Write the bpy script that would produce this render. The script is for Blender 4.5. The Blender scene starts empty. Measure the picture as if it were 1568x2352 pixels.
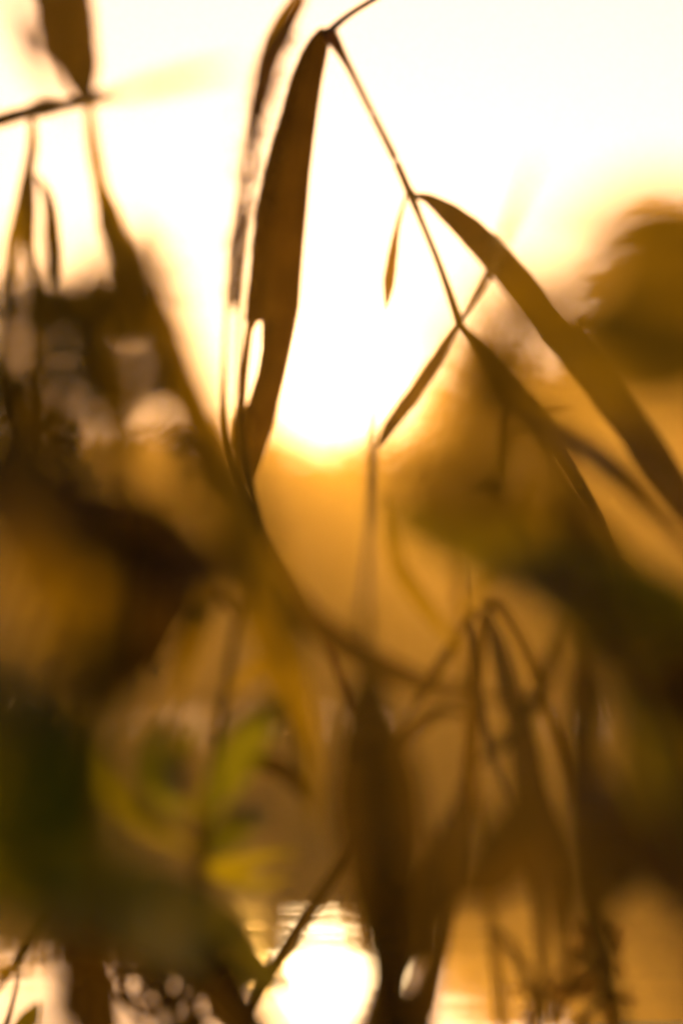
import bpy, bmesh, math, random
from mathutils import Vector, Matrix, noise
random.seed(7)
R = math.radians
scene = bpy.context.scene
col = scene.collection

# ------------------------------------------------------------------ camera
CAM = Vector((0.0, 0.0, 0.22))
PITCH = R(1.508)
LENS, SENSOR = 200.0, 24.0
FOCUS = 3.5
cd = bpy.data.cameras.new('camera')
cam = bpy.data.objects.new('camera', cd); col.objects.link(cam)
cam.location = CAM; cam.rotation_euler = (math.pi/2 + PITCH, 0, 0)
cd.lens = LENS; cd.sensor_fit = 'HORIZONTAL'; cd.sensor_width = SENSOR
cd.clip_start = 0.05; cd.clip_end = 6000
cd.dof.use_dof = True; cd.dof.focus_distance = FOCUS; cd.dof.aperture_fstop = 7.0
scene.camera = cam
# ------------------------------------------------------------------ sky, sun, exposure
SUN_EL, SUN_AZ = R(2.98), R(0.0)
LAMP_EL, LAMP_AZ = R(3.0), R(-0.95)
def direction(el, az):
    return Vector((math.sin(az)*math.cos(el), math.cos(az)*math.cos(el), math.sin(el)))
world = bpy.data.worlds.new('World'); scene.world = world; world.use_nodes = True
nt = world.node_tree; nt.nodes.clear()
sky = nt.nodes.new('ShaderNodeTexSky'); sky.sky_type = 'NISHITA'; sky.sun_disc = False
sky.sun_elevation = SUN_EL; sky.sun_rotation = 0.0
sky.air_density = 0.42; sky.dust_density = 0.8; sky.ozone_density = 1.0
tint = nt.nodes.new('ShaderNodeMix'); tint.data_type = 'RGBA'; tint.blend_type = 'MULTIPLY'
tint.inputs[0].default_value = 1.0
tint.inputs[7].default_value = (0.76, 0.72, 0.88, 1)
bg = nt.nodes.new('ShaderNodeBackground'); bg.inputs[1].default_value = 0.06
wo = nt.nodes.new('ShaderNodeOutputWorld')
nt.links.new(sky.outputs[0], tint.inputs[6]); nt.links.new(tint.outputs[2], bg.inputs[0]); nt.links.new(bg.outputs[0], wo.inputs[0])
ld = bpy.data.lights.new('sun_lamp', 'SUN'); ld.energy = 5.0; ld.angle = R(0.5); ld.color = (1.0, 0.50, 0.08)
lamp = bpy.data.objects.new('sun_lamp', ld); col.objects.link(lamp)
lamp.location = (0, 0, 30)
lamp.rotation_euler = direction(LAMP_EL, LAMP_AZ).to_track_quat('Z', 'Y').to_euler()
vs = scene.view_settings
vs.view_transform = 'Standard'; vs.look = 'None'; vs.gamma = 1.0; vs.use_curve_mapping = False
vs.exposure = 0.28
scene.cycles.use_denoising = True
scene.cycles.max_bounces = 8; scene.cycles.volume_bounces = 0
scene.cycles.transparent_max_bounces = 16
scene.cycles.sample_clamp_indirect = 3.0; scene.cycles.sample_clamp_direct = 6.0
scene.cycles.caustics_reflective = False; scene.cycles.caustics_refractive = False

# ------------------------------------------------------------------ helpers
FWD = Vector((0, math.cos(PITCH), math.sin(PITCH))); UP = Vector((0, -math.sin(PITCH), math.cos(PITCH))); RT = Vector((1, 0, 0))
K = SENSOR / LENS / 1568.0
def P(px, py, d):
    "point of the place that stands d metres ahead"
    return CAM + d*(FWD + RT*((px-784)*K) + UP*((1176-py)*K))
def tag(o, label=None, cat=None, group=None, kind=None):
    if label: o['label'] = label
    if cat: o['category'] = cat
    if group: o['group'] = group
    if kind: o['kind'] = kind
    return o
def mesh_obj(name, verts, faces, mat, parent=None, uvs=None, smooth=True):
    me = bpy.data.meshes.new(name); me.from_pydata([tuple(v) for v in verts], [], faces); me.update()
    if uvs:
        ul = me.uv_layers.new(name='UVMap')
        for l in me.loops: ul.data[l.index].uv = uvs[l.vertex_index]
    if smooth:
        me.polygons.foreach_set('use_smooth', [True]*len(me.polygons))
    me.materials.append(mat)
    o = bpy.data.objects.new(name, me); col.objects.link(o)
    if parent is not None:
        o.parent = parent; o.matrix_parent_inverse = Matrix.Translation(-parent.location)
    return o
def empty(name, loc):
    o = bpy.data.objects.new(name, None); col.objects.link(o); o.location = loc; o.empty_display_size = 0.05
    return o
def catmull(pts, n):
    "pts: list of equal-length tuples -> resampled list"
    P_ = [pts[0]] + list(pts) + [pts[-1]]
    out = []
    for i in range(1, len(P_)-2):
        p0, p1, p2, p3 = P_[i-1], P_[i], P_[i+1], P_[i+2]
        for k in range(n):
            t = k/n
            out.append(tuple(0.5*((2*b)+(-a+c)*t+(2*a-5*b+4*c-d)*t*t+(-a+3*b-3*c+d)*t**3) for a, b, c, d in zip(p0, p1, p2, p3)))
    out.append(tuple(pts[-1]))
    return out

# ------------------------------------------------------------------ materials
def new_mat(name):
    m = bpy.data.materials.new(name); m.use_nodes = True; n = m.node_tree; n.nodes.clear()
    out = n.nodes.new('ShaderNodeOutputMaterial')
    return m, n, out
def leaf_mat(name, base, trans, tr_fac=0.5, rough=0.45, vein=34.0):
    m, n, out = new_mat(name)
    L = n.links
    uv = n.nodes.new('ShaderNodeUVMap'); uv.uv_map = 'UVMap'
    mp = n.nodes.new('ShaderNodeMapping'); mp.inputs['Scale'].default_value = (vein, 1.6, 1)
    L.new(uv.outputs[0], mp.inputs[0])
    nz = n.nodes.new('ShaderNodeTexNoise'); nz.inputs['Scale'].default_value = 1.0; nz.inputs['Detail'].default_value = 3
    L.new(mp.outputs[0], nz.inputs['Vector'])
    oi = n.nodes.new('ShaderNodeObjectInfo')
    tc = n.nodes.new('ShaderNodeTexCoord')
    bl = n.nodes.new('ShaderNodeTexNoise'); bl.inputs['Scale'].default_value = 55.0; bl.inputs['Detail'].default_value = 4
    L.new(tc.outputs['Object'], bl.inputs['Vector'])
    mul = n.nodes.new('ShaderNodeMath'); mul.operation = 'MULTIPLY_ADD'
    L.new(nz.outputs[0], mul.inputs[0]); mul.inputs[1].default_value = 0.9
    mb = n.nodes.new('ShaderNodeMath'); mb.operation = 'MULTIPLY_ADD'
    L.new(bl.outputs[0], mb.inputs[0]); mb.inputs[1].default_value = 0.9; mb.inputs[2].default_value = -0.05
    L.new(mb.outputs[0], mul.inputs[2])
    rv = n.nodes.new('ShaderNodeMath'); rv.operation = 'MULTIPLY_ADD'
    L.new(oi.outputs['Random'], rv.inputs[0]); rv.inputs[1].default_value = 0.4; rv.inputs[2].default_value = 0.8
    fin = n.nodes.new('ShaderNodeMath'); fin.operation = 'MULTIPLY'
    L.new(mul.outputs[0], fin.inputs[0]); L.new(rv.outputs[0], fin.inputs[1])
    def scaled(c):
        mx = n.nodes.new('ShaderNodeVectorMath'); mx.operation = 'SCALE'
        mx.inputs[0].default_value = c; L.new(fin.outputs[0], mx.inputs['Scale']); return mx.outputs[0]
    pb = n.nodes.new('ShaderNodeBsdfPrincipled'); pb.inputs['Roughness'].default_value = rough; pb.inputs['Specular IOR Level'].default_value = 0.12
    L.new(scaled(base), pb.inputs['Base Color'])
    tl = n.nodes.new('ShaderNodeBsdfTranslucent'); L.new(scaled(trans), tl.inputs[0])
    mix = n.nodes.new('ShaderNodeMixShader'); mix.inputs[0].default_value = tr_fac
    L.new(pb.outputs[0], mix.inputs[1]); L.new(tl.outputs[0], mix.inputs[2])
    bp = n.nodes.new('ShaderNodeBump'); bp.inputs['Strength'].default_value = 0.25; bp.inputs['Distance'].default_value = 0.0006
    L.new(nz.outputs[0], bp.inputs['Height']); L.new(bp.outputs[0], pb.inputs['Normal'])
    L.new(mix.outputs[0], out.inputs[0])
    return m
M = {}
M['green'] = leaf_mat('green_leaf', (0.055, 0.085, 0.006), (0.50, 0.47, 0.010), 0.65)
M['olive'] = leaf_mat('olive_leaf', (0.07, 0.065, 0.007), (0.54, 0.39, 0.016), 0.7)
M['dry'] = leaf_mat('dry_leaf', (0.16, 0.10, 0.035), (0.55, 0.36, 0.10), 0.6, 0.6)
M['dark'] = leaf_mat('dark_leaf', (0.04, 0.03, 0.004), (0.10, 0.06, 0.006), 0.5)
M['brown'] = leaf_mat('brown_leaf', (0.06, 0.05, 0.006), (0.56, 0.39, 0.014), 0.7)
M['pale'] = leaf_mat('pale_grass', (0.12, 0.085, 0.03), (0.45, 0.24, 0.07), 0.6)
M['lime'] = leaf_mat('young_leaf', (0.08, 0.12, 0.008), (0.30, 0.34, 0.012), 0.65)
M['stem'] = leaf_mat('stem_skin', (0.10, 0.07, 0.025), (0.25, 0.14, 0.04), 0.25, 0.5, 10)
M['darkstem'] = leaf_mat('dark_stem_skin', (0.04, 0.028, 0.010), (0.06, 0.04, 0.01), 0.1, 0.6, 10)
M['plume'] = leaf_mat('plume_husk', (0.14, 0.09, 0.04), (0.65, 0.42, 0.14), 0.75, 0.7)
M['far_leaf'] = leaf_mat('tree_leaf', (0.05, 0.07, 0.015), (0.5, 0.32, 0.03), 0.6)
M['bush_leaf'] = leaf_mat('bush_leaf', (0.055, 0.06, 0.008), (0.64, 0.47, 0.02), 0.8)
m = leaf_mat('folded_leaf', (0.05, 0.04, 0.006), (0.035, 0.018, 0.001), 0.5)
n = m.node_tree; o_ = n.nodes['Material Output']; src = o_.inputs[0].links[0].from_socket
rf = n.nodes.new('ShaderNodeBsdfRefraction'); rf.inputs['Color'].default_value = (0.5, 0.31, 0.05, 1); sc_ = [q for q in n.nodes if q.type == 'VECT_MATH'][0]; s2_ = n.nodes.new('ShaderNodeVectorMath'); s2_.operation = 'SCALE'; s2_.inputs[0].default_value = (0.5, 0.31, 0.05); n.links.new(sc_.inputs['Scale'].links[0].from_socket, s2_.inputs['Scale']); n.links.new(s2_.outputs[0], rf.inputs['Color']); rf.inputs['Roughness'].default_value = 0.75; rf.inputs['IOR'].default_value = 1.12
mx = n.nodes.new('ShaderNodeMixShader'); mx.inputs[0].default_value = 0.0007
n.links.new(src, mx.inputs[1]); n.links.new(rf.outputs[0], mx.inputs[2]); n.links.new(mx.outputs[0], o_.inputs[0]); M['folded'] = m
def simple(name, c, rough=0.85, scale=6.0, var=0.5, bump=0.0):
    m, n, out = new_mat(name); L = n.links
    tc = n.nodes.new('ShaderNodeTexCoord'); nz = n.nodes.new('ShaderNodeTexNoise')
    nz.inputs['Scale'].default_value = scale; nz.inputs['Detail'].default_value = 6
    L.new(tc.outputs['Object'], nz.inputs['Vector'])
    cr = n.nodes.new('ShaderNodeValToRGB')
    cr.color_ramp.elements[0].color = tuple(x*(1-var) for x in c)+(1,); cr.color_ramp.elements[1].color = tuple(x*(1+var) for x in c)+(1,)
    cr.color_ramp.elements[0].position = 0.3; cr.color_ramp.elements[1].position = 0.7
    L.new(nz.outputs[0], cr.inputs[0])
    pb = n.nodes.new('ShaderNodeBsdfPrincipled'); pb.inputs['Roughness'].default_value = rough; pb.inputs['Specular IOR Level'].default_value = 0.12
    L.new(cr.outputs[0], pb.inputs['Base Color'])
    if bump:
        bp = n.nodes.new('ShaderNodeBump'); bp.inputs['Strength'].default_value = bump; bp.inputs['Distance'].default_value = 0.05
        L.new(nz.outputs[0], bp.inputs['Height']); L.new(bp.outputs[0], pb.inputs['Normal'])
    L.new(pb.outputs[0], out.inputs[0]); return m
M['soil'] = simple('bank_soil', (0.09, 0.065, 0.03), 0.9, 3.0, 0.5, 0.5)
M['bark'] = simple('bark', (0.07, 0.05, 0.03), 0.9, 20.0, 0.4, 0.4)
m, n, out = new_mat('water'); L = n.links
tc = n.nodes.new('ShaderNodeTexCoord'); mp = n.nodes.new('ShaderNodeMapping'); mp.inputs['Scale'].default_value = (1.0, 0.7, 1)
L.new(tc.outputs['Object'], mp.inputs[0])
nz = n.nodes.new('ShaderNodeTexNoise'); nz.inputs['Scale'].default_value = 1.3; nz.inputs['Detail'].default_value = 3
L.new(mp.outputs[0], nz.inputs['Vector'])
bp = n.nodes.new('ShaderNodeBump'); bp.inputs['Strength'].default_value = 0.5; bp.inputs['Distance'].default_value = 0.003
L.new(nz.outputs[0], bp.inputs['Height'])
pb = n.nodes.new('ShaderNodeBsdfPrincipled'); pb.inputs['Base Color'].default_value = (0.035, 0.032, 0.015, 1)
pb.inputs['Roughness'].default_value = 0.008; pb.inputs['IOR'].default_value = 1.33
L.new(bp.outputs[0], pb.inputs['Normal']); L.new(pb.outputs[0], out.inputs[0]); M['water'] = m
m, n, out = new_mat('sun_glow'); em = n.nodes.new('ShaderNodeEmission'); em.inputs[0].default_value = (1, 0.72, 0.38, 1); em.inputs[1].default_value = 16
n.links.new(em.outputs[0], out.inputs[0]); M['sun'] = m
m, n, out = new_mat('haze_air'); pv = n.nodes.new('ShaderNodeVolumePrincipled')
pv.inputs['Color'].default_value = (0.97, 0.74, 0.34, 1); pv.inputs['Density'].default_value = 0.0066; pv.inputs['Anisotropy'].default_value = 0.74
n.links.new(pv.outputs[0], out.inputs['Volume']); M['haze'] = m

# ------------------------------------------------------------------ setting
def grid(name, xs, ys, hfun, mat):
    v = [(x, y, hfun(x, y)) for y in ys for x in xs]; w = len(xs)
    f = [(j*w+i, j*w+i+1, (j+1)*w+i+1, (j+1)*w+i) for j in range(len(ys)-1) for i in range(w-1)]
    return mesh_obj(name, v, f, mat)
def lin(a, b, n): return [a+(b-a)*i/n for i in range(n+1)]
def near_h(x, y):
    q = min(1, max(0, (abs(x)-0.62*max(1, y/9.0))/0.35)); q = q*q*(3-2*q)
    edge = 3.4 + 1.0*q + 0.15*math.sin(x*2.3)
    base = 0.015 + 0.015*noise.noise(Vector((x*1.7, y*1.7, 0)))
    t = (y-(edge-0.3))/0.3
    return base if t < 0 else max(-0.6, base*(1-t) - 0.12*t)
near = grid('near_bank', lin(-9, 9, 120), lin(-5, 9, 100), near_h, M['soil']); tag(near, kind='structure')
def far_h(x, y):
    t = (y-39)/1.6
    return -0.12 + 0.28*min(1, max(0, t)) + 0.05*noise.noise(Vector((x*0.9, y*0.9, 3))) + (0.008*(y-41) if y > 41 else 0)
far = grid('far_bank', lin(-45, 45, 160), lin(38, 80, 60), far_h, M['soil']); tag(far, kind='structure')
wat = mesh_obj('water', [(-60, -8, 0), (60, -8, 0), (60, 41, 0), (-60, 41, 0)], [(0, 1, 2, 3)], M['water']); tag(wat, kind='structure')
bed = mesh_obj('ground', [(-3000, -500, -0.9), (3000, -500, -0.9), (3000, 4000, -0.9), (-3000, 4000, -0.9)], [(0, 1, 2, 3)], M['soil']); tag(bed, kind='structure')
bm = bmesh.new(); bmesh.ops.create_uvsphere(bm, u_segments=48, v_segments=24, radius=2500*math.tan(R(0.67)))
me = bpy.data.meshes.new('sun'); bm.to_mesh(me); bm.free(); me.materials.append(M['sun'])
so = bpy.data.objects.new('sun', me); col.objects.link(so); so.location = CAM + direction(SUN_EL, SUN_AZ)*2500; tag(so, kind='structure')

# ------------------------------------------------------------------ foliage clouds
def leaf_cloud(blobs, count, size, aspect, rng, droop=0.3):
    verts, faces, uvs = [], [], []
    tot = sum(b[1].x*b[1].y*b[1].z for b in blobs)
    for c, r in blobs:
        k = max(8, int(count*r.x*r.y*r.z/tot))
        for _ in range(k):
            while True:
                p = Vector((rng.uniform(-1, 1), rng.uniform(-1, 1), rng.uniform(-1, 1)))
                if 0.15 < p.length < 1: break
            if rng.random() < 0.3: p *= rng.uniform(1.0, 1.45)
            pos = c + Vector((p.x*r.x, p.y*r.y, p.z*r.z))
            s = size*rng.uniform(0.6, 1.3)
            a = Vector((rng.gauss(0, 1), rng.gauss(0, 1), rng.gauss(-droop, 0.8))).normalized()
            b = a.cross(Vector((rng.gauss(0, 1), rng.gauss(0, 1), rng.gauss(0, 1)))).normalized()
            i = len(verts)
            verts += [pos, pos + a*s*0.45 + b*s*aspect*0.5, pos + a*s, pos + a*s*0.5 - b*s*aspect*0.5]
            uvs += [(0.5, 0), (1, 0.5), (0.5, 1), (0, 0.5)]
            faces.append((i, i+1, i+2, i+3))
    return verts, faces, uvs
def tube(pts, name, mat, parent=None, sides=7):
    "pts: (Vector, radius)"
    verts, faces, uvs = [], [], []
    n = len(pts)
    for i, (p, r) in enumerate(pts):
        t = (pts[min(i+1, n-1)][0] - pts[max(i-1, 0)][0]).normalized()
        ref = Vector((0, 1, 0)) if abs(t.y) < 0.9 else Vector((1, 0, 0))
        a = t.cross(ref).normalized(); b = t.cross(a)
        for k in range(sides):
            th = 2*math.pi*k/sides
            verts.append(p + a*(r*math.cos(th)) + b*(r*math.sin(th))); uvs.append((k/sides, i/n))
    for i in range(n-1):
        for k in range(sides):
            faces.append((i*sides+k, i*sides+(k+1) % sides, (i+1)*sides+(k+1) % sides, (i+1)*sides+k))
    faces.append(tuple(range(sides-1, -1, -1))); faces.append(tuple((n-1)*sides+k for k in range(sides)))
    return mesh_obj(name, verts, faces, mat, parent, uvs)

# far trees on the other side of the pond
def make_tree(h, seed):
    rng = random.Random(seed)
    root = empty('bank_tree', (0, 0, 0))
    tr = tube([(Vector((0, 0, -0.3)), 0.16), (Vector((0.05, 0, h*0.3)), 0.13), (Vector((-0.05, 0.05, h*0.6)), 0.08), (Vector((0, 0, h*0.9)), 0.03)], 'trunk', M['bark'], root)
    for k in range(5):
        a = rng.uniform(0, 6.28); z = h*rng.uniform(0.25, 0.55); l = h*rng.uniform(0.2, 0.35)
        tube([(Vector((0, 0, z)), 0.06), (Vector((math.cos(a)*l*0.5, math.sin(a)*l*0.5, z+l*0.5)), 0.04), (Vector((math.cos(a)*l, math.sin(a)*l, z+l*0.8)), 0.015)], 'limb', M['bark'], root, 5)
    blobs = []
    for k in range(11):
        a = rng.uniform(0, 6.28); q = rng.uniform(0.0, 0.33)*h
        z = h*rng.uniform(0.22, 0.80)
        s = h*rng.uniform(0.13, 0.22)
        blobs.append((Vector((math.cos(a)*q, math.sin(a)*q, z)), Vector((s*1.2, s*1.2, s))))
    v, f, u = leaf_cloud(blobs, 4200, 0.42, 0.6, rng)
    c = mesh_obj('crown', v, f, M['far_leaf'], root, u, False); tag(c, kind='stuff')
    return root
def copy_tree(o, parent=None):
    c = o.copy(); col.objects.link(c)
    if parent is not None: c.parent = parent
    for ch in [x for x in bpy.data.objects if x.parent == o]: copy_tree(ch, c)
    return c
protos = [make_tree(5.0, 3), make_tree(5.0, 8), make_tree(5.0, 21)]
# x, y, scale
TREES = [(-3.7, 40.8, .47), (-2.8, 41.3, .43), (-2.05, 40.8, .435), (-1.38, 41.4, .40), (-0.88, 40.9, .365), (-0.48, 41.3, .325), (0.05, 41.0, .36),
         (0.57, 41.3, .39), (1.09, 40.8, .42), (1.76, 41.4, .45), (2.43, 40.9, .46), (3.1, 41.3, .49), (3.85, 41.0, .48)]
LAB = ['far bank tree at the extreme left, behind the left bush', 'far bank tree one in from the extreme left', 'tall far bank tree behind the left bush',
       'far bank tree left of the sun by two trees', 'far bank tree just left below the sun', 'low far bank tree under the left half of the sun',
       'lowest far bank tree, directly under the sun', 'low far bank tree under the right edge of the sun', 'far bank tree just right of the sun',
       'far bank tree two trees right of the sun', 'tall far bank tree behind the right bush', 'rounded far bank tree on the right, below the tallest tree', 'far bank tree at the extreme right, behind the bush']
for i, (x, y, s) in enumerate(TREES):
    o = protos[i] if i < 3 else copy_tree(protos[i % 3])
    o.location = (x, y, far_h(x, y)); s *= 0.9; o.scale = (s*1.2, s*1.2, s); o.rotation_euler.z = i*1.7
    tag(o, LAB[i] + ', hazy brown', 'tree', 'trees along the far bank')
o = copy_tree(protos[1]); o.location = (2.85, 42.2, far_h(2.85, 42.2)); o.scale = (0.64, 0.64, 0.74); o.rotation_euler.z = 2.2
tag(o, 'tallest far tree, a broad hazy golden dome rising at the right edge', 'tree', 'trees along the far bank')
o = copy_tree(protos[2]); o.location = (1.45, 42.6, far_h(1.45, 42.6)); o.scale = (0.34, 0.34, 0.56); o.rotation_euler.z = 0.9
tag(o, 'slim hazy far tree between the sun and the tallest tree', 'tree', 'trees along the far bank')
rng = random.Random(77); blobs = []
x = -6.0
while x < 6:
    blobs.append((Vector((x, 40.5+rng.uniform(-0.15, 0.2), far_h(x, 40.5)+0.22)), Vector((0.36, 0.22, rng.uniform(0.2, 0.36))))); x += rng.uniform(0.25, 0.42)
v, f, u = leaf_cloud(blobs, 6500, 0.10, 0.6, rng)
ug = mesh_obj('undergrowth', v, f, M['far_leaf'], None, u, False); tag(ug, 'low brown scrub under the far bank trees', None, None, 'stuff')
# rushes along the far waterline, one mass
rng = random.Random(5); v, f, u = [], [], []
for k in range(2600):
    x = rng.uniform(-5, 5); y = 39.55 + rng.uniform(-0.15, 0.5); h = rng.uniform(0.1, 0.3)*(0.6+0.5*noise.noise(Vector((x*2.4, 0, 9)))+0.3); w = 0.008
    dx = rng.gauss(0, 0.03); i = len(v); z = far_h(x, y)-0.03
    v += [Vector((x-w, y, z)), Vector((x+w, y, z)), Vector((x+dx, y+rng.gauss(0, 0.03), z+h))]; f.append((i, i+1, i+2)); u += [(0, 0), (1, 0), (0.5, 1)]
rs = mesh_obj('rushes', v, f, M['dry'], None, u, False); tag(rs, 'thin dry rushes along the far waterline', None, None, 'stuff')

# ------------------------------------------------------------------ near plants
def leaf(pts, mat, parent, name='leaf', roll=25, fold=0.16, n=7, wav=0.03, slit=None):
    """pts: (px, py, d, width px at that distance). A blade with midrib fold, rolled about its own axis so it is never flat to the lens."""
    pp = catmull(pts, n); N = len(pp)
    cen = [P(a[0], a[1], a[2]) for a in pp]
    sd = random.random()*50
    verts, faces, uvs = [], [], []
    cols = (-1.0, -0.5, 0.0, 0.5, 1.0)
    for i, a in enumerate(pp):
        t = (cen[min(i+1, N-1)] - cen[max(i-1, 0)]).normalized()
        view = (cen[i]-CAM).normalized()
        side = t.cross(view)
        if side.length < 0.05: side = RT.copy()
        side.normalize()
        nor = side.cross(t).normalized()
        rr = R(roll)*(0.6+0.8*i/max(1, N-1))
        s2 = side*math.cos(rr) + nor*math.sin(rr); n2 = nor*math.cos(rr) - side*math.sin(rr)
        hw = max(0.4, a[3])*K*a[2]*0.5/max(0.5, math.cos(rr))
        for cu in cols:
            e = 1 + (wav*4*noise.noise(Vector((i*0.35+sd, cu*3, 0))) if abs(cu) == 1 else 0)
            verts.append(cen[i] + s2*(hw*cu*e) + n2*(hw*fold*(1-abs(cu)) + hw*0.10*noise.noise(Vector((i*0.3, cu, sd)))))
            uvs.append((cu*0.5+0.5, i/(N-1)))
    for i in range(N-1):
        for k in range(4):
            faces.append((i*5+k, i*5+k+1, (i+1)*5+k+1, (i+1)*5+k))
    return mesh_obj(name, verts, faces, M[mat], parent, uvs)
def stem(pts, mat, parent, name='stem', n=6, ground=None):
    pp = catmull(pts, n)
    tp = [(P(a[0], a[1], a[2]), max(0.3, a[3])*K*a[2]*0.5) for a in pp]
    if ground:
        last, r = tp[0]
        g = Vector((ground[0], ground[1], near_h(ground[0], ground[1])-0.04))
        mid = (last+g)/2 + Vector((0.02, 0.0, 0.04))
        tp = [(g, r*1.6), (mid, r*1.3)] + tp
    return tube(tp, name, M[mat], parent)
def plume(pts, count, size, parent, mat='plume', spread=40, seed=1, name='plume'):
    "a reed seed head: spikelets on fine branchlets around the axis"
    rng = random.Random(seed); pp = catmull(pts, 8)
    verts, faces, uvs = [], [], []
    for k in range(count):
        a = pp[rng.randrange(len(pp))]; px = K*a[2]
        p = P(a[0], a[1], a[2]) + RT*rng.gauss(0, spread*px*0.5*a[3]) + FWD*rng.gauss(0, spread*px*0.5) + UP*rng.gauss(0, spread*px*0.35)
        d = Vector((rng.gauss(0.2, 0.5), rng.gauss(0, 0.5), rng.gauss(-0.8, 0.4))).normalized()
        s = size*px*rng.uniform(0.6, 1.4)
        b = d.cross(Vector((rng.gauss(0, 1), rng.gauss(0, 1), 0.1))).normalized(); c = d.cross(b)
        i = len(verts); w = s*0.16
        m_ = p + d*s*0.4
        verts += [p, m_+b*w, m_+c*w, m_-b*w, m_-c*w, p+d*s]; uvs += [(0.5, 0), (0, .4), (.3, .4), (.6, .4), (1, .4), (0.5, 1)]
        for q in range(4):
            faces.append((i, i+1+q, i+1+(q+1) % 4)); faces.append((i+5, i+1+(q+1) % 4, i+1+q))
    o = mesh_obj(name, verts, faces, M[mat], parent, uvs); tag(o, kind='stuff'); return o
def plant(name, label, cat, group, gx, gy):
    r = empty(name, (gx, gy, near_h(gx, gy))); tag(r, label, cat, group); return r
def bend(px, py, d, gpx):
    pass

GR = 'reeds on the near bank'
# --- 1 the sharp zigzag reed before the sun
r = plant('reed', 'sharpest reed, with zigzag stalk and one broad folded leaf hanging beside the sun', 'reed', GR, 0.33, 3.1)
stem([(1700, 2300, 3.1, 34), (1560, 1700, 3.08, 30), (1400, 1240, 3.06, 28), (1270, 1010, 3.04, 24), (1160, 880, 3.02, 22), (1055, 745, 3, 20)], 'stem', r, ground=(0.33, 3.1))
stem([(1055, 745, 3, 22), (1010, 610, 3, 17), (965, 500, 3, 16), (940, 436, 3, 24)], 'stem', r, 'stalk')
stem([(940, 440, 3, 20), (905, 360, 2.97, 18), (850, 250, 2.9, 17), (800, 150, 2.93, 19), (762, 82, 2.95, 36)], 'pale', r, 'stalk')
stem([(748, 78, 2.97, 22), (800, 34, 3.02, 16), (875, -12, 3.1, 14), (960, -60, 3.2, 12)], 'stem', r, 'stalk')
# the folded leaf with a torn slit: upper blade, broad lower strip, narrow torn strip - one mesh
def folded_leaf(parent):
    rows = [(62, 738, 752), (85, 716, 752), (120, 695, 747), (190, 668, 733), (260, 648, 723), (330, 628, 714), (400, 610, 706), (480, 594, 698),
            (560, 584, 692), (640, 576, 686), (700, 570, 682), (738, 567, 676)]
    low = [(738, 606, 676), (800, 604, 663), (860, 594, 650), (920, 576, 636), (975, 556, 622), (1030, 548, 606), (1080, 556, 588), (1112, 568, 574)]
    strip = [(738, 566, 592), (760, 562, 582), (800, 558, 576), (860, 553, 571), (920, 546, 565), (975, 538, 560), (1030, 536, 556)]
    verts, faces, uvs = [], [], []
    def sheet(rs, c=5, bow=0.004):
        b0 = len(verts)
        rs = [(y, a-5, b+6) for y, a, b in rs] if c == 5 else rs
        for i, (y, a, b) in enumerate(rs):
            for k in range(c):
                u = k/(c-1); w = (b-a)*K*3
                ed = 3.0*noise.noise(Vector((y*0.02, k*5.0, 1))) if k in (0, c-1) else 0
                d = 2.97 + 0.20*w*(1-abs(2*u-1)) - 0.00006*max(0, y-700) + 0.35*w*(u-0.5)
                verts.append(P(a+(b-a)*u+ed, y, d)); uvs.append((u, (y-60)/1050))
        for i in range(len(rs)-1):
            for k in range(c-1):
                q = b0+i*c+k; faces.append((q, q+1, q+c+1, q+c))
    sheet(rows); sheet(low); sheet(strip, 3)
    return mesh_obj('leaf', verts, faces, M['folded'], parent, uvs)
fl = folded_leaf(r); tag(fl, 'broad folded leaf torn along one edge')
leaf([(948, 448, 3, 10), (985, 457, 3, 26), (1040, 495, 2.98, 52), (1100, 550, 2.96, 68), (1170, 625, 2.92, 76), (1260, 740, 2.86, 78), (1380, 890, 2.78, 80), (1500, 1050, 2.7, 80), (1640, 1260, 2.6, 40)], 'dark', r, roll=20)
leaf([(934, 445, 3, 6), (915, 510, 3, 12), (902, 580, 3, 22), (893, 650, 3, 26), (886, 718, 3, 2)], 'dry', r, roll=35)
leaf([(1050, 742, 3, 10), (1005, 820, 2.9, 30), (950, 905, 2.85, 38), (900, 975, 2.85, 34), (868, 1030, 3, 4)], 'dry', r, roll=30)
leaf([(1020, 800, 3.05, 4), (970, 880, 3.05, 9), (920, 960, 3.05, 10), (880, 1020, 3.05, 2)], 'dry', r, roll=30)
leaf([(1052, 742, 3.0, 8), (1110, 640, 2.7, 22), (1170, 510, 2.2, 24), (1235, 360, 1.9, 6)], 'dry', r, roll=30)
leaf([(1058, 748, 2.95, 12), (1110, 810, 2.85, 46), (1180, 900, 2.75, 64), (1250, 980, 2.7, 60), (1330, 1050, 2.6, 10)], 'olive', r, roll=25)
leaf([(1180, 900, 3.0, 8), (1160, 960, 3.0, 18), (1155, 1040, 3, 20), (1165, 1110, 3, 3)], 'dark', r, roll=25)
leaf([(1190, 920, 3.0, 4), (1240, 940, 3.0, 12), (1320, 935, 3.0, 3)], 'dry', r, roll=25)

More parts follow.
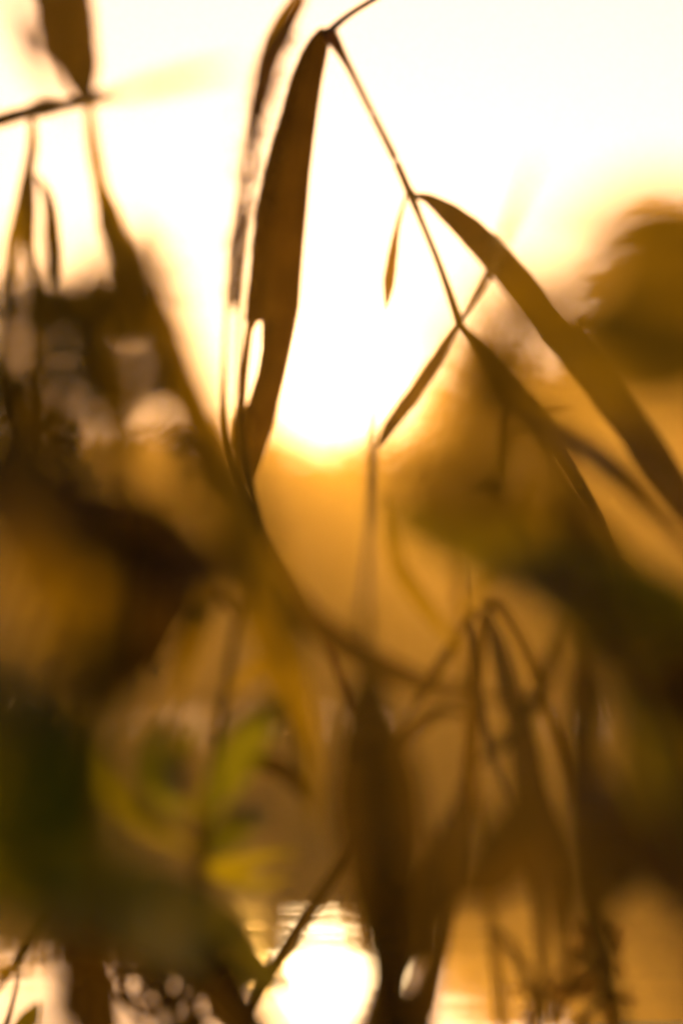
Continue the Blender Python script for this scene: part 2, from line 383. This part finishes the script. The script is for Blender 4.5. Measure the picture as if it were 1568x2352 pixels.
# --- 2 pale flowering grasses left of the folded leaf
r = plant('flowering_grass', 'pale flowering grass with drooping seed head just left of the folded leaf', 'grass', None, 0.03, 2.75)
stem([(905, 2500, 2.7, 18), (880, 2100, 2.7, 18), (840, 1750, 2.7, 18), (745, 1470, 2.7, 17), (610, 1220, 2.7, 17), (530, 1010, 2.7, 16), (518, 800, 2.7, 14), (532, 600, 2.7, 14), (556, 400, 2.7, 14), (588, 200, 2.7, 14), (640, 70, 2.7, 14), (720, -40, 2.7, 12)], 'pale', r, ground=(0.03, 2.75))
stem([(610, 1220, 2.7, 14), (560, 1010, 2.75, 14), (548, 860, 2.75, 13), (552, 700, 2.75, 13), (568, 520, 2.75, 12), (590, 330, 2.75, 12), (622, 170, 2.75, 12), (700, 0, 2.75, 9)], 'pale', r, 'stalk')
plume([(660, 60, 2.5, 0.6), (615, 160, 2.45, 0.9), (592, 280, 2.4, 0.9), (570, 420, 2.4, 0.8), (545, 560, 2.4, 0.6), (530, 680, 2.5, 0.4)], 650, 22, r, 'plume', 42, 4)
leaf([(715, -50, 2.75, 20), (650, 40, 2.75, 30), (610, 130, 2.75, 30), (592, 230, 2.75, 14)], 'brown', r, roll=40)
leaf([(700, -20, 2.4, 20), (640, 90, 2.4, 36), (600, 190, 2.4, 44), (585, 280, 2.4, 8)], 'pale', r, roll=40)
leaf([(566, 470, 2.6, 4), (548, 540, 2.6, 22), (532, 640, 2.6, 18), (518, 760, 2.6, 4)], 'pale', r, roll=30)

# --- 3 upper left: dark twig with hanging leaves
r = plant('hanging_twig', 'dark crooked twig crossing the upper left with leaves hanging from it', 'twig', None, -0.62, 2.7)
stem([(-330, 1500, 2.75, 40), (-260, 700, 2.72, 34), (-150, 330, 2.7, 31), (0, 276, 2.68, 37), (60, 258, 2.66, 34), (95, 248, 2.64, 46), (150, 242, 2.6, 28), (215, 226, 2.5, 37), (300, 212, 2.1, 19), (420, 182, 1.8, 19), (540, 155, 1.65, 11)], 'darkstem', r, ground=(-0.62, 2.7))
leaf([(120, -80, 2.36, 110), (150, 0, 2.36, 124), (172, 90, 2.37, 110), (192, 170, 2.38, 84), (207, 232, 2.4, 24)], 'dark', r, roll=25)
leaf([(140, -60, 2.5, 62), (128, 20, 2.5, 53), (110, 90, 2.5, 5)], 'dark', r, roll=30)
leaf([(50, 40, 1.9, 16), (85, 90, 1.85, 93), (110, 140, 1.85, 31)], 'dark', r, roll=30)
leaf([(206, 228, 2.5, 16), (212, 320, 2.5, 31), (232, 430, 2.5, 37), (262, 540, 2.5, 62), (310, 680, 2.4, 16)], 'olive', r, roll=30)
leaf([(228, 440, 2.5, 5), (255, 530, 2.55, 40), (280, 640, 2.55, 34), (300, 720, 2.5, 4)], 'dark', r, roll=30)
leaf([(72, 256, 2.65, 16), (74, 340, 2.65, 26), (50, 460, 2.6, 31), (30, 560, 2.6, 34), (10, 690, 2.6, 5)], 'olive', r, roll=30)
leaf([(74, 340, 2.65, 10), (72, 450, 2.65, 22), (66, 550, 2.65, 34), (78, 660, 2.6, 5)], 'dark', r, roll=30)
leaf([(85, 400, 2.65, 7), (112, 460, 2.65, 28), (122, 560, 2.65, 37), (128, 680, 2.6, 5)], 'dark', r, roll=30)
leaf([(30, -60, 1.5, 40), (60, 60, 1.5, 60), (110, 160, 1.5, 60), (190, 245, 1.5, 10)], 'dark', r, roll=25)
leaf([(250, 222, 2.0, 10), (340, 198, 1.9, 34), (450, 172, 1.8, 34), (560, 150, 1.7, 4)], 'dark', r, roll=25)

# --- 4 left blurred blades
r = plant('reed', 'blurred brown reed on the left whose long leaf slants down towards the middle', 'reed', GR, -0.25, 1.9)
stem([(260, 2300, 1.6, 40), (230, 1700, 1.6, 36), (200, 1200, 1.6, 34), (170, 800, 1.7, 30), (120, 640, 1.8, 20)], 'olive', r, ground=(-0.25, 1.9))
leaf([(95, 600, 2.0, 20), (84, 760, 1.95, 56), (92, 920, 1.95, 60), (120, 1120, 1.9, 10)], 'brown', r)
leaf([(60, 690, 2.0, 30), (160, 700, 1.9, 110), (270, 700, 1.9, 130), (380, 760, 1.9, 30)], 'brown', r)
leaf([(220, 620, 1.9, 20), (245, 800, 1.85, 76), (270, 960, 1.85, 84), (310, 1180, 1.8, 20)], 'brown', r)
leaf([(310, 500, 1.65, 30), (365, 700, 1.6, 110), (430, 900, 1.6, 130), (510, 1100, 1.6, 140), (590, 1290, 1.6, 120), (650, 1440, 1.6, 70), (700, 1560, 1.6, 20)], 'olive', r)
leaf([(120, 1080, 1.5, 60), (250, 1190, 1.45, 200), (390, 1260, 1.45, 220), (540, 1330, 1.5, 60)], 'dark', r, roll=15)
leaf([(-60, 1020, 1.5, 120), (60, 1130, 1.45, 260), (150, 1300, 1.4, 260), (240, 1520, 1.4, 80)], 'brown', r, roll=15)
leaf([(330, 1160, 1.6, 60), (360, 1300, 1.6, 190), (330, 1450, 1.6, 190), (250, 1640, 1.6, 40)], 'dark', r, roll=15)
leaf([(520, 1180, 2.1, 20), (490, 1320, 2.1, 56), (445, 1480, 2.15, 44), (395, 1650, 2.2, 10)], 'brown', r)
leaf([(560, 1130, 2.1, 40), (580, 1300, 2.1, 120), (640, 1480, 2.1, 110), (700, 1700, 2.1, 60), (720, 1900, 2.1, 10)], 'olive', r, roll=15)

leaf([(100, 600, 2.2, 10), (88, 740, 2.2, 44), (92, 900, 2.2, 50), (112, 1080, 2.2, 6)], 'dark', r)
leaf([(215, 620, 2.2, 10), (238, 780, 2.2, 54), (262, 940, 2.2, 56), (300, 1120, 2.2, 6)], 'dark', r)
leaf([(20, 620, 2.2, 10), (8, 780, 2.2, 40), (14, 960, 2.2, 44), (40, 1150, 2.2, 6)], 'dark', r)
leaf([(330, 560, 2.2, 10), (375, 740, 2.2, 50), (440, 930, 2.2, 54), (520, 1120, 2.2, 6)], 'dark', r)

# --- 5 lower-left greens
r = plant('leafy_weed', 'broad leaved green weed, very blurred, filling the lower left', 'weed', None, -0.10, 1.15)
stem([(60, 2600, 1.2, 60), (100, 2200, 1.2, 50), (80, 1900, 1.2, 44), (40, 1600, 1.2, 30)], 'darkstem', r, ground=(-0.10, 1.15))
leaf([(40, 1480, 1.05, 40), (110, 1640, 1.0, 260), (160, 1820, 1.0, 300), (260, 2020, 1.05, 60)], 'lime', r, roll=15)
leaf([(-120, 1500, 1.1, 100), (-30, 1700, 1.05, 240), (40, 1950, 1.05, 260), (30, 2150, 1.1, 60)], 'green', r, roll=15)
leaf([(-80, 1960, 1.5, 160), (120, 2030, 1.5, 200), (330, 2090, 1.7, 210), (500, 2165, 2.0, 180), (670, 2280, 2.3, 10)], 'green', r, roll=15)
leaf([(150, 2020, 1.9, 60), (190, 2160, 1.9, 140), (215, 2300, 1.9, 150), (240, 2450, 1.9, 120)], 'dark', r, roll=15)
leaf([(330, 2100, 2.0, 40), (420, 2180, 2.0, 110), (510, 2270, 2.0, 120), (600, 2400, 2.0, 90)], 'dark', r, roll=15)
r = plant('leafy_weed', 'smaller light green weed with lit leaf tips above the lower left seed head', 'weed', None, -0.09, 2.1)
stem([(380, 2700, 2.1, 30), (440, 2250, 2.1, 28), (455, 1950, 2.1, 24), (440, 1800, 2.1, 18), (405, 1660, 2.1, 10)], 'olive', r, ground=(-0.09, 2.1))
leaf([(445, 1880, 2.1, 10), (365, 1810, 2.1, 56), (360, 1730, 2.05, 60), (400, 1640, 2.0, 8)], 'lime', r)
leaf([(440, 1830, 2.1, 10), (400, 1790, 2.15, 46), (415, 1730, 2.2, 50), (455, 1670, 2.2, 8)], 'lime', r)
leaf([(450, 1900, 2.1, 12), (510, 1800, 2.1, 84), (570, 1700, 2.1, 90), (660, 1590, 2.1, 10)], 'lime', r)
leaf([(450, 1980, 2.15, 12), (510, 1925, 2.15, 76), (560, 1880, 2.15, 70), (610, 1850, 2.2, 8)], 'lime', r)
leaf([(450, 1960, 2.0, 12), (340, 1880, 2.0, 60), (250, 1790, 2.0, 70), (200, 1670, 2.0, 10)], 'green', r)
leaf([(455, 1990, 2.3, 8), (550, 1985, 2.3, 36), (620, 1965, 2.3, 22), (690, 1960, 2.3, 4)], 'green', r)
leaf([(455, 2000, 2.3, 8), (540, 2020, 2.3, 36), (610, 2030, 2.3, 22), (670, 2010, 2.3, 4)], 'green', r)

# --- 6 centre bottom blade and the bent branch above it
r = plant('reed', 'blurred reed standing in the bottom middle beside the sun reflection, its leaf sheath bulging', 'reed', GR, 0.03, 1.95)
stem([(905, 2400, 1.95, 110), (890, 2150, 1.95, 90), (870, 1850, 1.95, 70), (850, 1600, 1.95, 50), (838, 1480, 1.95, 34), (834, 1390, 1.95, 22)], 'dark', r, ground=(0.03, 1.95))
leaf([(845, 1530, 1.95, 50), (852, 1680, 1.92, 150), (868, 1850, 1.92, 215), (885, 2050, 1.92, 175), (893, 2230, 1.95, 110), (895, 2420, 1.95, 230)], 'dark', r, roll=15)
leaf([(570, 1130, 2.2, 14), (670, 1370, 2.2, 60), (780, 1475, 2.2, 66), (880, 1533, 2.2, 60), (1000, 1580, 2.2, 44), (1170, 1612, 2.2, 10)], 'dark', r, roll=20)
leaf([(1080, 1780, 2.3, 10), (1010, 1960, 2.25, 50), (965, 2130, 2.25, 50), (925, 2290, 2.25, 10)], 'dark', r, roll=25)
stem([(836, 1420, 2.1, 18), (846, 1250, 2.4, 14), (852, 1060, 2.7, 20), (864, 890, 2.8, 4)], 'dark', r, 'shoot')
leaf([(840, 1830, 2.6, 10), (770, 2000, 2.7, 26), (690, 2120, 2.75, 30), (620, 2240, 2.8, 30), (520, 2440, 2.8, 6)], 'dark', r, roll=30)

# --- 7 fan of thin leaves to the right
r = plant('reed', 'slender reed with a fan of thin leaves drooping from one knot right of the middle', 'reed', GR, 0.16, 2.6)
stem([(1420, 2500, 2.6, 30), (1330, 1900, 2.6, 28), (1230, 1550, 2.6, 26), (1150, 1400, 2.6, 24), (1105, 1395, 2.6, 30)], 'olive', r, ground=(0.16, 2.6))
leaf([(1095, 1400, 2.6, 10), (1035, 1490, 2.6, 24), (985, 1570, 2.6, 26), (925, 1660, 2.6, 4)], 'dark', r)
leaf([(1085, 1400, 2.65, 6), (1050, 1470, 2.65, 14), (1010, 1540, 2.65, 3)], 'dark', r)
leaf([(1108, 1405, 2.6, 16), (1097, 1520, 2.6, 34), (1083, 1680, 2.6, 36), (1070, 1850, 2.6, 34), (1040, 2050, 2.55, 30), (1000, 2330, 2.5, 6)], 'dark', r)
leaf([(1120, 1405, 2.6, 16), (1148, 1500, 2.55, 44), (1178, 1620, 2.5, 54), (1225, 1780, 2.45, 50), (1270, 1980, 2.4, 60), (1310, 2280, 2.4, 12)], 'dark', r)
leaf([(1060, 1790, 2.5, 10), (1050, 1900, 2.5, 34), (1030, 2010, 2.5, 30), (1010, 2130, 2.5, 5)], 'dark', r)

leaf([(1170, 1640, 2.4, 10), (1195, 1850, 2.4, 30), (1240, 2100, 2.4, 34), (1255, 2420, 2.4, 16)], 'dark', r)
leaf([(990, 1900, 2.2, 8), (1005, 2080, 2.2, 30), (985, 2260, 2.2, 60), (960, 2420, 2.2, 60)], 'dark', r)
leaf([(1185, 1880, 2.6, 6), (1120, 1700, 2.7, 20), (1085, 1500, 2.8, 16), (1070, 1300, 2.9, 3)], 'dark', r)

# --- 8 right big blades
r = big_reed = plant('reed', 'big reed on the right with long green leaves arching down to the lower right corner', 'reed', GR, 0.24, 1.6)
stem([(1820, 2500, 1.6, 60), (1700, 1900, 1.6, 50), (1560, 1500, 1.6, 46), (1400, 1330, 1.65, 40), (1290, 1220, 1.7, 30)], 'darkstem', r, ground=(0.24, 1.6))
leaf([(1240, 1010, 1.75, 20), (1330, 1180, 1.7, 110), (1440, 1330, 1.65, 140), (1600, 1500, 1.6, 60)], 'olive', r, roll=15)
leaf([(1240, 1380, 1.7, 20), (1330, 1440, 1.7, 110), (1450, 1520, 1.65, 140), (1580, 1650, 1.6, 150), (1720, 1850, 1.6, 60)], 'brown', r, roll=15)
leaf([(1080, 1330, 1.6, 20), (1230, 1320, 1.55, 130), (1380, 1400, 1.5, 190), (1560, 1480, 1.5, 90)], 'green', r, roll=15)
leaf([(1380, 1480, 1.5, 30), (1470, 1640, 1.45, 130), (1560, 1830, 1.45, 150), (1660, 2020, 1.45, 50)], 'green', r, roll=15)
leaf([(1310, 1420, 2.0, 20), (1335, 1600, 2.0, 76), (1338, 1800, 2.0, 80), (1345, 2000, 2.0, 90), (1380, 2180, 2.05, 60), (1440, 2380, 2.1, 20)], 'dark', r, roll=20)
leaf([(1330, 1780, 1.7, 30), (1430, 1870, 1.65, 140), (1530, 1970, 1.65, 170), (1680, 2130, 1.65, 60)], 'dark', r, roll=15)
leaf([(1220, 1780, 1.8, 30), (1190, 1900, 1.8, 140), (1130, 2000, 1.8, 150), (1040, 2060, 1.8, 40)], 'dark', r, roll=15)
leaf([(1150, 1130, 1.7, 20), (1270, 1180, 1.7, 110), (1360, 1270, 1.7, 110), (1450, 1400, 1.7, 20)], 'olive', r, roll=15)

r = plant('reed', 'very blurred olive reed at the right edge close to the lens, leaves over the bush', 'reed', GR, 0.12, 1.2)
stem([(2100, 2600, 1.2, 60), (1900, 1700, 1.2, 50), (1760, 1000, 1.2, 40), (1680, 560, 1.2, 26)], 'olive', r, ground=(0.12, 1.2))
leaf([(1760, 640, 1.2, 60), (1600, 530, 1.15, 190), (1440, 520, 1.12, 190), (1230, 600, 1.1, 20)], 'olive', r, roll=20)
leaf([(1780, 780, 1.2, 60), (1620, 680, 1.2, 200), (1450, 690, 1.18, 200), (1240, 770, 1.15, 30)], 'olive', r, roll=20)
leaf([(1820, 940, 1.25, 60), (1660, 830, 1.25, 240), (1480, 830, 1.22, 230), (1280, 900, 1.2, 30)], 'olive', r, roll=20)
leaf([(1480, 860, 1.3, 30), (1330, 760, 1.3, 150), (1200, 690, 1.3, 150), (1090, 640, 1.3, 20)], 'brown', r, roll=20)
leaf([(1850, 1480, 1.5, 40), (1560, 1400, 1.55, 150), (1280, 1310, 1.6, 170), (1040, 1240, 1.65, 120), (860, 1190, 1.7, 20)], 'green', r, roll=15)

r = plant('reed', 'reed on the right with narrow dark leaves slanting down to the right edge', 'reed', GR, 0.2, 2.3)
stem([(1700, 2500, 2.3, 30), (1600, 1900, 2.3, 28), (1400, 1350, 2.3, 24), (1230, 1000, 2.3, 20), (1060, 760, 2.35, 14)], 'darkstem', r, ground=(0.2, 2.3))
leaf([(1065, 765, 2.35, 8), (1160, 900, 2.3, 36), (1290, 1080, 2.2, 46), (1450, 1340, 2.2, 50), (1600, 1620, 2.2, 20)], 'dark', r)
leaf([(1190, 930, 2.3, 8), (1300, 1000, 2.2, 56), (1430, 1100, 2.1, 66), (1620, 1290, 2.1, 20)], 'dark', r)
leaf([(1290, 1090, 2.3, 8), (1390, 1240, 2.2, 46), (1490, 1420, 2.2, 56), (1640, 1720, 2.2, 20)], 'dark', r)
leaf([(1330, 1220, 2.3, 8), (1420, 1490, 2.2, 60), (1520, 1720, 2.2, 76), (1620, 1960, 2.2, 20)], 'dark', r)
leaf([(1230, 1000, 2.3, 8), (1180, 1010, 2.3, 24), (1140, 1090, 2.3, 24), (1120, 1190, 2.3, 4)], 'olive', r)

r = plant('reed', 'thin tangled reed with crossing leaves right of the bulging sheath', 'reed', GR, 0.1, 2.45)
stem([(1180, 2600, 2.45, 26), (1140, 2200, 2.45, 24), (1090, 1800, 2.4, 20), (1060, 1500, 2.4, 16), (1030, 1180, 2.4, 8)], 'olive', r, ground=(0.1, 2.45))
leaf([(1060, 1500, 2.4, 8), (980, 1400, 2.4, 36), (910, 1290, 2.4, 36), (880, 1130, 2.4, 4)], 'olive', r)
leaf([(1075, 1640, 2.4, 8), (1000, 1640, 2.4, 34), (930, 1700, 2.4, 34), (880, 1800, 2.4, 4)], 'dark', r)
leaf([(1085, 1760, 2.4, 8), (1170, 1690, 2.35, 36), (1250, 1560, 2.3, 40), (1290, 1380, 2.3, 4)], 'dark', r)
leaf([(1050, 1420, 2.4, 8), (1120, 1330, 2.4, 30), (1190, 1220, 2.4, 34), (1230, 1080, 2.4, 4)], 'olive', r)
leaf([(1130, 2130, 2.4, 8), (1180, 2180, 2.4, 26), (1220, 2280, 2.4, 26), (1235, 2420, 2.4, 4)], 'dark', r)
r = plant('reed', 'thin brown reed with narrow leaves left of the middle, behind the slanting leaf', 'reed', GR, -0.08, 2.4)
stem([(430, 2600, 2.4, 24), (460, 2100, 2.4, 24), (500, 1700, 2.4, 20), (560, 1350, 2.4, 14), (600, 1150, 2.4, 6)], 'dark', r, ground=(-0.08, 2.4))
leaf([(520, 1600, 2.4, 8), (600, 1530, 2.4, 36), (660, 1600, 2.4, 40), (700, 1760, 2.4, 4)], 'olive', r)
leaf([(545, 1420, 2.4, 8), (480, 1350, 2.4, 36), (410, 1400, 2.4, 40), (350, 1540, 2.4, 4)], 'dark', r)
leaf([(480, 1850, 2.4, 8), (560, 1760, 2.4, 40), (650, 1770, 2.4, 44), (730, 1870, 2.4, 4)], 'dark', r)

leaf([(1740, 1420, 1.6, 30), (1600, 1540, 1.6, 150), (1500, 1720, 1.6, 180), (1460, 1920, 1.6, 50)], 'dark', big_reed, roll=15)
leaf([(1700, 1700, 1.7, 30), (1560, 1800, 1.7, 150), (1440, 1950, 1.75, 150), (1370, 2130, 1.8, 30)], 'dark', big_reed, roll=15)
# --- reeds standing out in the water, between the bank and the far shore
def pond_reed(px, d, top, lean, leaves, label):
    c = P(px, 1500, d)
    r = empty('pond_reed', (c.x, c.y, -0.6)); tag(r, label, 'reed', 'reeds standing at the far shore')
    yb = 1520 + 0.9/d/K
    stem([(px-lean*0.2, yb, d, 22), (px, 1600, d, 20), (px+lean*0.6, (1500+top)/2, d, 16), (px+lean, top, d, 6)], 'olive', r)
    for (y, dx, ln, w) in leaves:
        x0 = px + lean*0.5*(1500-y)/max(1, 1500-top)
        leaf([(x0, y, d, 8), (x0+dx*0.35, y-ln*0.55, d, w), (x0+dx*0.75, y-ln*0.8, d, w*0.9), (x0+dx, y-ln*0.72, d, 3)], 'olive', r, n=5)
pond_reed(772, 35.5, 1180, 26, [(1560, -70, 330, 46), (1500, 60, 300, 44), (1640, 90, 260, 44)], 'faint reed by the far shore below the sun, just left of the bulging sheath')
pond_reed(905, 34.0, 1060, -30, [(1540, 80, 360, 44), (1600, -60, 300, 40)], 'tall leaning reed by the far shore right of the sun, behind the bent leaf')
pond_reed(985, 36.5, 1230, 34, [(1620, -80, 300, 48), (1500, 90, 220, 44), (1680, 70, 280, 44)], 'short bushy reed by the far shore, left of the fan of thin leaves')
pond_reed(690, 37.0, 1240, -40, [(1580, 70, 280, 40), (1500, -60, 240, 40)], 'reed by the far shore behind the long slanting leaf, left of the middle')
pond_reed(1190, 35.0, 1120, 44, [(1560, -90, 340, 48), (1480, 70, 300, 44), (1640, 100, 300, 44)], 'reed by the far shore behind the fan of thin leaves')
pond_reed(1330, 36.0, 1200, -40, [(1600, 80, 320, 46), (1520, -90, 300, 46)], 'reed by the far shore on the right, behind the dark hanging leaf')

# --- 9 seed heads at the bottom
r = plant('flowering_grass', 'seeding grass head silhouetted on bright water at the bottom left', 'grass', None, -0.14, 2.5)
stem([(430, 2700, 2.5, 16), (400, 2400, 2.5, 14), (370, 2250, 2.5, 10), (340, 2120, 2.5, 6)], 'stem', r, ground=(-0.14, 2.5))
plume([(310, 2090, 2.5, 0.7), (350, 2170, 2.5, 1.2), (390, 2260, 2.45, 1.6), (440, 2360, 2.45, 1.8), (470, 2460, 2.4, 1.8)], 420, 60, r, 'plume', 84, 11)
r = plant('flowering_grass', 'dark tangled grass head at the bottom right between two bright patches', 'grass', None, 0.16, 2.45)
stem([(1450, 2700, 2.45, 22), (1440, 2400, 2.45, 20), (1410, 2260, 2.45, 18), (1385, 2130, 2.45, 12)], 'darkstem', r, ground=(0.16, 2.45))
plume([(1370, 2130, 2.5, 0.5), (1350, 2210, 2.5, 1.0), (1310, 2300, 2.5, 1.6), (1330, 2400, 2.5, 1.8)], 150, 62, r, 'plume', 70, 17)
leaf([(1440, 2310, 2.45, 8), (1400, 2290, 2.45, 18), (1350, 2330, 2.45, 22), (1290, 2390, 2.45, 5)], 'dark', r)
r = plant('leafy_weed', 'little weed in the bottom left corner with thin crossing leaves', 'weed', None, -0.29, 3.0)
stem([(-60, 2700, 3, 20), (-20, 2450, 3, 18), (20, 2330, 2.95, 12), (40, 2240, 2.9, 8)], 'stem', r, ground=(-0.29, 3.0))
leaf([(-20, 2290, 2.8, 10), (50, 2190, 2.8, 24), (95, 2120, 2.8, 20), (150, 2060, 2.8, 3)], 'dark', r)
leaf([(10, 2400, 2.8, 10), (60, 2350, 2.8, 50), (90, 2300, 2.8, 6)], 'green', r)
leaf([(-30, 2250, 2.6, 10), (10, 2230, 2.6, 30), (60, 2240, 2.6, 4)], 'olive', r)

# ------------------------------------------------------------------ bushes on the near bank, blurred
def bush(label, gx, gy, blobs_px, ds, count, size, seed):
    r = empty('bush', (gx, gy, near_h(gx, gy))); tag(r, label, 'bush', 'bushes at the edge of the near bank')
    rng = random.Random(seed); blobs = []
    base = Vector((gx, gy, near_h(gx, gy)-0.05))
    for (px, py, rx, ry, dd) in blobs_px:
        dd *= ds; c = P(px, py, dd); k = K*dd
        blobs.append((c, Vector((rx*k, rx*k*0.7, ry*k))))
        mid = (base+c)/2 + Vector((0, 0, 0.015))
        tube([(base+Vector((rng.gauss(0, 0.01), rng.gauss(0, 0.01), 0)), 0.0028), (mid, 0.0018), (c, 0.0008)], 'branch', M['bark'], r, 5)
    v, f, u = leaf_cloud(blobs, count, size, 0.28, rng)
    tag(mesh_obj('foliage', v, f, M['bush_leaf'], r, u, False), kind='stuff')
    return r
bush('blurred olive bush right of the sun, low behind the sharp reed', 0.16, 1.35,
     [(1090, 860, 80, 90, 9.3),
      (1150, 800, 90, 120, 9.3), (1150, 960, 110, 90, 9.3), (980, 1080, 110, 60, 9.3), (1130, 1130, 130, 80, 9.2)], 0.142, 520, 0.0105, 31)
bush('hazy brown bush on the left under the hanging twig', -0.17, 1.6,
     [(300, 640, 100, 110, 8.7), (150, 700, 130, 80, 8.9), (40, 660, 90, 110, 8.8), (370, 780, 80, 130, 8.6), (160, 860, 140, 100, 8.7), (330, 900, 90, 120, 8.7),
      (-40, 850, 110, 180, 8.8), (420, 1020, 80, 110, 8.7), (120, 1010, 140, 80, 8.7), (60, 860, 90, 120, 8.6), (240, 830, 90, 80, 8.8), (200, 1500, 130, 90, 8.8)], 0.185, 1150, 0.0118, 32)

# ------------------------------------------------------------------ haze
bm = bmesh.new(); bmesh.ops.create_cube(bm, size=1)
for q in bm.verts: q.co = Vector((q.co.x*130, 36+q.co.y*96, 1.05 + q.co.z*6.4))
me = bpy.data.meshes.new('haze'); bm.to_mesh(me); bm.free(); me.materials.append(M['haze'])
hz = bpy.data.objects.new('haze', me); col.objects.link(hz); tag(hz, kind='stuff')
